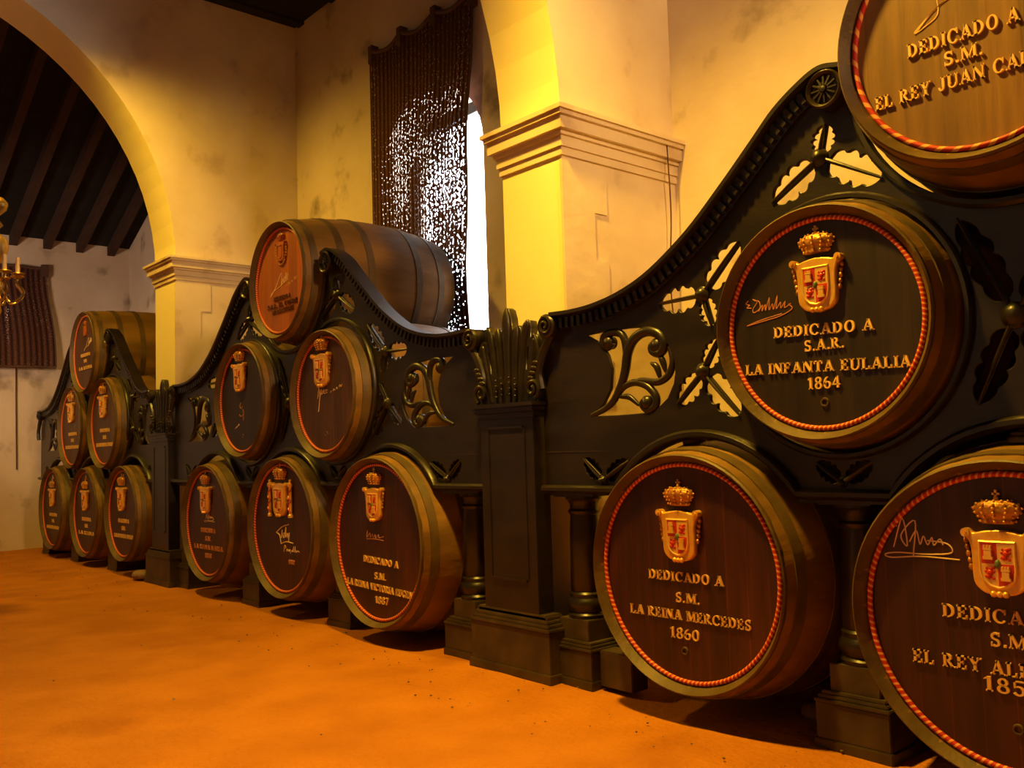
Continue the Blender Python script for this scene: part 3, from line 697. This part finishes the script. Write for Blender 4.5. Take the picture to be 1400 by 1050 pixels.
def screen(Xc, label, mL=None, mR=None, skip_right=0):
    """mL, mR map the distance from the middle on each side (a squeezed side is narrower)"""
    F = (Xc, 0, 0)
    root = thing('carved_screen', (Xc, (YP0+YP1)/2, FL), label, 'screen', 'carved black screens')
    mp = {-1: mL or (lambda x: x), 1: mR or (lambda x: x)}
    X = lambda sd, x: sd*mp[sd](x)
    holes = []; ribs = []; bosses = []; scrs = []
    lx = mp[-1](2.04); rx = mp[1](2.04)
    # lower edge: ledges and three arches
    da = math.sqrt(RARC**2-(LED-ZARC)**2); aa = math.atan2(LED-ZARC, da)
    def arch(cx, n=22): return [(cx+RARC*math.cos(PI-aa-(PI-2*aa)*i/n), ZARC+RARC*math.sin(PI-aa-(PI-2*aa)*i/n)) for i in range(n+1)]
    low = [(-lx, LED)]+arch(-SPC)+arch(0)+arch(SPC)+[(rx, LED)]
    crown = {sd: [(X(sd, x), z) for x, z in [p[:2] for p in smoothpath([(a, b, 0) for a, b in CROWN], 5)]] for sd in (-1, 1)}
    a0 = math.atan2(crown[1][0][1]-ZTOP-.03, math.sqrt(RTOP**2-.0018)); 
    cradle = [(RTOP*math.cos(t), ZTOP+RTOP*math.sin(t)) for t in [a0-(PI+2*a0)*i/40 for i in range(41)]]
    out = low+[(rx, crown[1][-1][1])]+crown[1][::-1]+cradle+crown[-1]+[(-lx, crown[-1][-1][1])]
    circ = lambda cx, cz, r, n=56: [(cx+r*math.cos(2*PI*i/n), cz+r*math.sin(2*PI*i/n)) for i in range(n)]
    for sd in (-1, 1): holes.append(circ(sd*SPC/2, ZMID, RMID))
    def trefoil(c, tips, b=.026):
        for t, w in tips:
            holes.extend(leaf_holes(c, t, w))
            v = [(c[0]+(t[0]-c[0])*k, YP0-.004-.006*math.sin(PI*k), c[1]+(t[1]-c[1])*k) for k in [i/8 for i in range(9)]]
            ribs.append(MB().tube(v, [.0072*(1-.45*i/8) for i in range(9)], 6))
        bosses.append(MB().lathe([(b+.006, .004), (b+.006, -.006), (b, -.010), (b*.8, -.022), (b*.4, -.028), (.0005, -.030)], 18, 'y', (c[0], YP0, c[1]), cap=False))
    for sd in (-1, 1):
        m = lambda p: (X(sd, -p[0]), p[1])
        trefoil(m((-.615, 2.040)), [(m((-.586, 2.150)), .040), (m((-.808, 1.926)), .052), (m((-.398, 1.916)), .052)])
        trefoil(m((-1.130, 1.642)), [(m((-.953, 1.817)), .052), (m((-1.346, 1.637)), .048), (m((-1.092, 1.516)), .036)])
        trefoil(m((-1.145, 1.349)), [(m((-1.066, 1.468)), .038), (m((-1.272, 1.232)), .044), (m((-.985, 1.172)), .052)])
        trefoil(m((-1.685, .932)), [(m((-1.795, 1.024)), .036), (m((-1.535, 1.014)), .036)], .014)
        trefoil((sd*.59-.005, .932), [((sd*.59-.10, 1.0), .03), ((sd*.59+.10, 1.0), .03)], .012)
        scr = MB(); scrs.append(scr)
        H = [(-1.751, 1.556), (-1.677, 1.517), (-1.632, 1.461), (-1.614, 1.401), (-1.624, 1.316), (-1.671, 1.25), (-1.755, 1.206), (-1.592, 1.203), (-1.394, 1.207), (-1.322, 1.258), (-1.288, 1.314), (-1.279, 1.357), (-1.28, 1.399), (-1.307, 1.467), (-1.356, 1.518), (-1.418, 1.551), (-1.513, 1.558), (-1.651, 1.560)]
        hp = [m(p) for p in H]; holes.append(hp)
        for st, r0, r1 in (([(-1.742, 1.208), (-1.636, 1.248), (-1.578, 1.313), (-1.544, 1.384), (-1.525, 1.462), (-1.486, 1.514), (-1.419, 1.536), (-1.356, 1.516), (-1.331, 1.475), (-1.353, 1.441), (-1.392, 1.449), (-1.398, 1.475), (-1.374, 1.482)], .012, .022),
                           ([(-1.553, 1.36), (-1.535, 1.44), (-1.545, 1.526), (-1.596, 1.553), (-1.650, 1.542), (-1.660, 1.508), (-1.631, 1.492), (-1.608, 1.51)], .013, .018),
                           ([(-1.603, 1.275), (-1.556, 1.317), (-1.495, 1.333), (-1.431, 1.314), (-1.388, 1.273), (-1.390, 1.232), (-1.432, 1.215), (-1.461, 1.242), (-1.441, 1.265)], .011, .017),
                           ([(-1.525, 1.330), (-1.458, 1.338), (-1.374, 1.326), (-1.317, 1.349), (-1.294, 1.401), (-1.308, 1.462)], .009, .016),
                           ([(-1.578, 1.279), (-1.528, 1.275), (-1.478, 1.240)], .008, .013), ([(-1.36, 1.335), (-1.375, 1.385), (-1.405, 1.405)], .006, .014), ([(-1.33, 1.36), (-1.345, 1.41), (-1.36, 1.43)], .006, .014)):
            pts = smoothpath([(*m(p)[:1], YP0+.008, m(p)[1]) for p in st], 5); n = len(pts)
            scr.tube(pts, [r0+(r1-r0)*math.sin(PI*i/(n-1)) for i in range(n)], 8)
        for c, r in (((-1.372, 1.472), .032), ((-1.632, 1.512), .028), ((-1.435, 1.246), .030)):
            q = m(c); scr.lathe([(r, .03), (r, .0), (r*.7, -.012), (.0005, -.018)], 16, 'y', (q[0], YP0+.004, q[1]), cap=False)
    for sd in (-1, 1):
        q = X(sd, 1.665); obj('blackout_board', MB().box(q-.16, q+.16, YP1+.002, YP1+.012, .905, 1.04), M['black'], root, F)  # black board added behind the sprig openings, stands in for the shade there
    trefoil((-.03, 1.420), [((-.175, 1.735), .045), ((.165, 1.70), .045), ((-.150, 1.165), .045), ((.15, 1.16), .045)], .034)
    fretwork('panel', out, holes, YP0, YP1, M['black'], root, F, .003)
    for b_ in ribs: obj('leaf_rib', b_, M['black'], root, F, 50)
    for b_ in bosses: obj('boss', b_, M['black'], root, F, 50)
    for b_ in scrs: obj('openwork_scroll', b_, M['black'], root, F, 50)
    # mouldings
    for sd in (-1, 1):
        c = crown[sd]; up = -1 if sd == 1 else 1
        # travel outward on the right has its left side up-and-right; choose the sign that points up
        sg = 1 if sd == 1 else -1
        cap = MB().sweep(c, [(sg*.012, YP0-.055), (sg*.012, YP1+.02), (-sg*.012, YP1+.02), (-sg*.012, YP0-.035), (-sg*.004, YP0-.055)])
        obj('crown_moulding', cap, M['black'], root, F, 30)
        band = MB().sweep(c, [(-sg*.012, YP0-.018), (-sg*.012, YP0+.002), (-sg*.060, YP0+.002), (-sg*.066, YP0-.012)])
        obj('frieze', band, M['black'], root, F, 30)
        dn = MB(); d = 0; L_ = [0]
        for i in range(1, len(c)): L_.append(L_[-1]+math.dist(c[i], c[i-1]))
        nd = int(L_[-1]/.036)
        for k in range(1, nd):
            t = k*.036
            i = max(j for j in range(len(L_)) if L_[j] <= t); i = min(i, len(c)-2); q = (t-L_[i])/(L_[i+1]-L_[i])
            px, pz = c[i][0]+(c[i+1][0]-c[i][0])*q, c[i][1]+(c[i+1][1]-c[i][1])*q
            tx, tz = c[i+1][0]-c[i][0], c[i+1][1]-c[i][1]; ll = math.hypot(tx, tz); tx, tz = tx/ll, tz/ll; nx, nz = -tz*sg, tx*sg
            P = [(px+tx*a+nx*b, pz+tz*a+nz*b) for a, b in ((-.009, -.014), (.009, -.014), (.009, -.058), (-.009, -.058))]
            if sg < 0: P = P[::-1]
            dn.prism(P, YP0-.034, YP0-.012)
        obj('dentils', dn, M['black'], root, F)
        ex, ez = X(sd, .557), 2.250
        ro = MB().lathe([(.066, .045), (.066, -.055), (.060, -.062), (.052, -.056), (.048, -.046), (.012, -.050), (.010, -.062), (.0005, -.064)], 28, 'y', (ex, YP0, ez), cap=False)
        for k in range(12):
            a = 2*PI*k/12; ro.tube([(ex+.014*math.cos(a), YP0-.052, ez+.014*math.sin(a)), (ex+.046*math.cos(a), YP0-.050, ez+.046*math.sin(a))], .005, 5)
        obj('rosette', ro, M['black'], root, F, 40)
        # the volute at the pedestal end
        vx, vz = X(sd, 1.955), 1.618
        vo = MB().lathe([(.054, .05), (.054, -.05), (.046, -.058), (.0005, -.05)], 24, 'y', (vx, YP0, vz), cap=False)
        vo.tube([(vx+sd*(.044-.0016*k)*math.cos(k*.42+1.2), YP0-.058, vz+(.044-.0016*k)*math.sin(k*.42+1.2)) for k in range(26)], .007, 6)
        vo.tube(smoothpath([(vx-sd*.01, YP0-.03, vz-.04), (vx+sd*.04, YP0-.03, vz-.11), (vx+sd*.075, YP0-.03, vz-.20), (vx+sd*.06, YP0-.03, vz-.28)], 5), .02, 8)
        obj('volute', vo, M['black'], root, F, 40)
    lm = MB(); lm.sweep(low, [(.018, YP0-.022), (.018, YP0+.002), (-.010, YP0+.002), (-.010, YP1+.01), (-.018, YP1+.01), (-.018, YP0-.016), (-.006, YP0-.034), (.008, YP0-.034)])
    obj('ledge_moulding', lm, M['black'], root, F, 40)
    for sd in (-1, 1):
        rm = MB().sweep(circ(sd*SPC/2, ZMID, RMID, 72), [(-.016, YP0+.002), (-.016, YP0-.012), (-.008, YP0-.022), (.004, YP0-.022), (.006, YP0+.004)], True)
        obj('ring_moulding', rm, M['black'], root, F, 40)
    obj('cradle_moulding', MB().sweep(cradle, [(.002, YP0+.004), (.002, YP0-.02), (.016, YP0-.022), (.026, YP0-.012), (.026, YP0+.004)]), M['black'], root, F, 40)
    # board joints on the plain fields
    jt = MB()
    for sd in (-1, 1):
        a, b = sorted((X(sd, 2.03), X(sd, 1.64)))
        jt.box(a, b, YP0-.002, YP0+.001, 1.054, 1.057); 
    obj('board_joint', jt, M['blackdusty'], root, F)
    return root
screen(1.179, 'carved black openwork screen at the right, around the lettered barrels nearest the camera')
screen(-3.278, 'carved black openwork screen in the middle of the photo, below the window blind')
sq = lambda x: x if x < 1.2 else 1.2+(x-1.2)*.60
screen(-7.430, 'carved black openwork screen at the far left, ending at the far wall', mL=lambda x: x if x < 1.2 else 1.2+(x-1.2)*.952, mR=sq)

# ------------------------------------------------------------------ pedestals, columns
def pedestal(xc, label):
    F = (xc, 0, 0)
    root = thing('pedestal', (xc, .1, FL), label, 'pedestal', 'pedestals between the screens')
    b = MB(); b.box(-.285, .285, .012, .138, FL-.02, FL+.035); b.box(-.275, .275, .022, .138, FL+.03, FL+.215)
    for i in range(4): b.box(-.275+.012*i-.004, .275-.012*i+.004, .022+.008*i-.006, .138, FL+.215+.016*i, FL+.231+.016*i)
    b.box(-.235, .235, .04, .138, FL+.2, FL+.285)
    obj('base', b, M['blackdusty'], root, F, 0, .003)
    s = MB(); s.box(-.190, .190, .045, .138, FL+.28, 1.22)
    obj('shaft', s, M['black'], root, F, 0, .003)
    p = MB()
    for z in (.47, 1.17): p.box(-.12, .12, .036, .047, z, z+.012)
    for x in (-.128, .128): p.box(x-.004, x+.004, .041, .047, .48, 1.175)
    obj('panel_bead', p, M['black'], root, F, 0, .002)
    c = MB(); c.box(-.205, .205, .035, .138, 1.22, 1.245); c.box(-.215, .215, .02, .138, 1.245, 1.268); c.box(-.225, .225, .008, .138, 1.268, 1.288)
    obj('cap', c, M['black'], root, F, 0, .004)
    # palmette finial
    fi = MB()
    def flute(pts, w0, w1, y):
        P = smoothpath([(x, y, z) for x, z in pts], 5); n = len(P)
        fi.tube(P, [(w0+(w1-w0)*i/(n-1))*min(1, ((n-1-i)/4+.02))**.5 for i in range(n)], 10, flat=.75)
    flute([(0, 1.285), (0, 1.5), (0, 1.63), (0, 1.742)], .015, .032, .068)
    for sd in (-1, 1):
        flute([(sd*.045, 1.285), (sd*.050, 1.45), (sd*.060, 1.57), (sd*.070, 1.652)], .013, .024, .07)
        flute([(sd*.085, 1.285), (sd*.095, 1.42), (sd*.112, 1.55), (sd*.132, 1.63), (sd*.150, 1.668)], .013, .024, .072)
        flute([(sd*.125, 1.30), (sd*.150, 1.40), (sd*.175, 1.50), (sd*.190, 1.56), (sd*.2, 1.58)], .014, .022, .075)
        # acanthus curl at the foot
        cx, cz = sd*.185, 1.345
        fi.tube([(cx+sd*(.048-.0019*k)*math.cos(k*.42-1.2), .05, cz+(.048-.0019*k)*math.sin(k*.42-1.2)) for k in range(22)], .011, 6)
        for k in range(4): fi.ball((cx-sd*.01+sd*.012*k, .05, cz+.05+.022*k), .018, 8, (1.3, .7, .7))
        for k in range(4): fi.ball((sd*.068, .048, 1.32+.026*k), .007, 8); fi.ball((sd*.028, .048, 1.33+.026*k), .006, 8)
        flute([(sd*.215, 1.37), (sd*.220, 1.45), (sd*.205, 1.54), (sd*.185, 1.60)], .010, .012, .07)
    hf = [(0, 1.742), (.016, 1.732), (.030, 1.69), (.036, 1.635), (.052, 1.640), (.070, 1.652), (.092, 1.640), (.098, 1.612), (.112, 1.636), (.138, 1.668), (.160, 1.662), (.166, 1.63), (.158, 1.585), (.180, 1.600), (.205, 1.590), (.212, 1.55), (.215, 1.45), (.222, 1.36), (.205, 1.286)]
    slits = []
    for sd in (-1, 1):
        for x0, z0, z1 in ((.030, 1.40, 1.58), (.078, 1.42, 1.56), (.124, 1.44, 1.54)):
            slits.append([(sd*(x0-.002), z0), (sd*(x0+.012), z1), (sd*(x0+.020), z1), (sd*(x0+.006), z0)])
    bp = fretwork('finial_board', hf+[(-x, z) for x, z in hf[:0:-1]], slits, .070, .118, M['black'], root, F, .006)
    obj('finial', fi, M['black'], root, F, 50)
    return root
pedestal(-1.068, 'tall black pedestal with leaf finial standing between the near and middle screens')
pedestal(-5.507, 'tall black pedestal with leaf finial standing between the middle and far screens')
def column(x, label, w=.13, y=.20):
    F = (x, 0, 0)
    root = thing('column', (x, y, FL), label, 'column', 'short columns under the screens')
    b = MB(); b.box(-w-.006, w+.006, .075, .34, FL-.02, FL+.03); b.box(-w, w, .082, .335, FL+.03, FL+.15)
    for i in range(3): b.box(-w+.010*i-.003, w-.010*i+.003, .082+.01*i-.005, .335-.01*i, FL+.15+.012*i, FL+.162+.012*i)
    obj('plinth', b, M['blackdusty'], root, F, 0, .003)
    k = MB().box(-.088, .088, y-.088, y+.088, FL+.18, FL+.275); obj('block', k, M['blackdusty'], root, F, 0, .003)
    z0 = FL+.275
    s = MB().lathe([(.082, z0), (.086, z0+.015), (.076, z0+.026), (.080, z0+.034), (.088, z0+.055), (.086, z0+.075), (.076, z0+.085), (.074, z0+.09), (.077, z0+.105), (.068, z0+.115),
                    (.071, z0+.12), (.066, z0+.38), (.062, .775), (.070, .782), (.072, .792), (.062, .802), (.062, .82), (.072, .838), (.082, .845), (.082, .856), (.001, .856)], 32, 'z', (0, y, 0), cap=False)
    obj('shaft', s, M['black'], root, F, 40)
    a = MB().box(-.095, .095, y-.095, y+.095, .856, .874); a.box(-.16, .16, YP0-.0, y+.1, .862, .874)
    obj('abacus', a, M['black'], root, F, 0, .002)
    return root
for Xc, wh in ((1.179, 'near'), (-3.278, 'middle'), (-7.43, 'far')):
    for off, nm in ((-1.85, 'o'), (-.605, 'i'), (.59, 'j'), (1.77, 'k')):
        if wh == 'near' and off > -.3: continue
        if wh == 'far' and nm == 'k': continue
        if wh == 'far' and nm == 'o': off = -1.72
        L = {('near', 'o'): 'short black turned column on a plinth, close right of the near pedestal', ('near', 'i'): 'short black turned column on a square plinth between the two nearest big barrels',
             ('middle', 'o'): 'short black column just right of the far pedestal, half hidden behind a barrel', ('middle', 'i'): 'short black column between the first and second low barrels of the middle screen',
             ('middle', 'j'): 'short black column between the second and third low barrels of the middle screen', ('middle', 'k'): 'short black turned column close left of the near pedestal',
             ('far', 'o'): 'short black column at the far wall end of the far screen', ('far', 'i'): 'short black column between the first and second low barrels of the far screen',
             ('far', 'j'): 'short black column between the second and third low barrels of the far screen'}[(wh, nm)]
        column(Xc+off+(.0 if nm != 'o' or wh != 'near' else -.06), L)
tag(obj('support_block', MB().box(-.09, .09, -.05, .05, 0, .15), M['blackdusty'], None, (-.50, .17, FL+.01), 0, .004), 'low dark timber block beside the plinth, left of the near large barrel', 'block')

# ------------------------------------------------------------------ blinds
def blind(name, label, place, nx, nz, shape, tabs):
    root = thing(name, place, label, 'blind', 'woven rush blinds')
    me = bpy.data.meshes.new('mat'); bm = bmesh.new(); uvl = bm.loops.layers.uv.new('UVMap')
    V = [[bm.verts.new(Vector(shape(i/nx, j/nz))-Vector(place)) for i in range(nx+1)] for j in range(nz+1)]
    for j in range(nz):
        for i in range(nx):
            fc = bm.faces.new((V[j][i], V[j][i+1], V[j+1][i+1], V[j+1][i])); fc.smooth = True
            for lp, (a, b) in zip(fc.loops, ((i, j), (i+1, j), (i+1, j+1), (i, j+1))): lp[uvl].uv = (a/nx, b/nz)
    bm.to_mesh(me); bm.free(); me.materials.append(M['blind'])
    o = bpy.data.objects.new('woven_mat', me); link(o, root, place)
    hem = MB().tube([Vector(shape(i/nx, 1.0))-Vector(place) for i in range(nx+1)], .018, 8)
    hem.tube([Vector(shape(i/nx, 0.0))-Vector(place) for i in range(nx+1)], .014, 8)
    for e in (0, 1): hem.tube([Vector(shape(e, j/nz))-Vector(place) for j in range(nz+1)], .008, 6)
    obj('hem', hem, M['mat_end'], root, place, 50)
    for t in tabs:
        p = Vector(shape(t, 1.0))-Vector(place)
        obj('hook', MB().box(p.x-.03, p.x+.03, p.y-.02, p.y+.06, p.z-.1, p.z+.05), M['mat_end'], root, place, 0, .006)
    return root
def big(u, v):
    ztop = 4.36-.02*u-.055*abs(math.sin(PI*3*u))*(1.0)
    xl = -4.02; xr = -2.66-.155*(1-v)**.8+.012*math.sin(v*17)
    x = xl+(xr-xl)*u; z = 1.55+(ztop-1.55)*v
    y = 1.235-.05*math.sin(PI*(1-v)*.9)*u-.012*math.sin(u*23)*(1-.5*v)
    return (x, y, z)
blind('window_blind', 'tall worn rush blind with light pricking through, over the bright window', (-3.35, 1.235, 1.55), 60, 60, big, (.02, .33, .66, .98))
def small(u, v):
    y = -1.35+(1.64+.08*(1-v)**2)*u+.03*math.sin(v*5)*u; z = 2.22+(1.25)*v-.03*u*(v-.5)
    return (-9.93+.02*math.sin(u*25)+.05*(1-v)**2, y, z)
blind('window_blind', 'dark rush blind hanging on the far end wall at the left edge', (-9.95, -.5, 2.22), 40, 40, small, (.02, .5, .98))
tag(obj('cable', MB().tube(smoothpath([(-9.985, -.05, 2.25), (-9.985, -.045, 1.7), (-9.985, -.035, 1.0)], 6), .008, 6), M['mat_end'], None, (0, 0, 0), 60), 'thin cable running down the far end wall below the blind', 'cable')
tag(obj('cable', MB().tube(smoothpath([(-.835, 1.03, 2.68), (-.85, 1.06, 2.3), (-.865, 1.05, 1.9), (-.87, 1.1, 1.5)], 6), .004, 6), M['mat_end'], None, (0, 0, 0), 60), 'thin dark cable hanging down the near pier from its cornice', 'cable')

# ------------------------------------------------------------------ chandelier
def chandelier(c):
    x, y, z = c; F = (x, y, 0)
    root = thing('chandelier', (x, y, z-.85), 'brass chandelier with candle sleeves at the left edge', 'chandelier')
    obj('chain', MB().tube([(0, 0, z+.05), (0, 0, 5.06)], .009, 6), M['iron'], root, F)
    st = MB().lathe([(.008, z+.06), (.02, z+.055), (.05, z+.05), (.076, z+.02), (.078, z), (.07, z-.03), (.03, z-.07), (.022, z-.10), (.05, z-.14), (.022, z-.17), (.03, z-.2), (.075, z-.24), (.085, z-.30), (.07, z-.36), (.03, z-.41), (.025, z-.5), (.06, z-.56), (.03, z-.66), (.045, z-.74), (.015, z-.82), (.001, z-.85)], 24, 'z', cap=False)
    obj('stem', st, M['brass'], root, F, 50)
    for k in range(8):
        a = 2*PI*k/8+.2; ca, sa = math.cos(a), math.sin(a)
        p = smoothpath([(.03*ca, .03*sa, z-.55), (.10*ca, .10*sa, z-.68), (.19*ca, .19*sa, z-.62), (.24*ca*.6, .24*sa*.6, z-.54), (.15*ca, .15*sa, z-.50)], 5)
        ar = obj('arm', MB().tube(p, .008, 6), M['brass'], root, F, 50)
        obj('drip_pan', MB().lathe([(.012, z-.50), (.045, z-.485), (.042, z-.48), (.001, z-.485)], 14, 'z', (.15*ca, .15*sa, 0), cap=False), M['brass'], ar, F, 50)
        obj('candle_sleeve', MB().lathe([(.013, z-.485), (.013, z-.37), (.001, z-.37)], 10, 'z', (.15*ca, .15*sa, 0), cap=False), M['candle'], ar, F, 50)
chandelier((-4.84, -1.32, 2.87))

# ------------------------------------------------------------------ loose stones in the sand
def stone(loc, r, seed, label):
    mb = MB().ball((0, 0, 0), r, 16, (1.3, 1, .65))
    mb.v = [tuple(Vector(v)*(1+.35*noise.noise(Vector(v)*9+Vector((seed, 0, 0))))) for v in mb.v]
    tag(obj('stone', mb, M['stone'], None, loc, 60), label, 'stone', 'loose stones')
stone((-5.92, .03, FL+.04), .075, 1.3, 'rough loose stone in the sand beside the far pedestal')
stone((.30, .36, FL+.02), .06, 6.1, 'rough stone in the shade under the gap between the two nearest big barrels')
cr = MB()
for k in range(240):
    xx = random.uniform(-9.5, 1.0); yy = random.uniform(-.55, .15) if k % 4 else random.uniform(-1.6, -.3); r = random.uniform(.002, .006)
    cr.ball((xx, yy, FL+.004+.012*noise.noise(Vector((xx*1.3, yy*1.3, 0)))), r, 6, (1.2, 1, .7))
tag(obj('dirt_crumbs', cr, M['stone'], None, (0, 0, 0)), 'small dark crumbs of earth scattered over the sand along the barrels', 'dirt', kind='stuff')
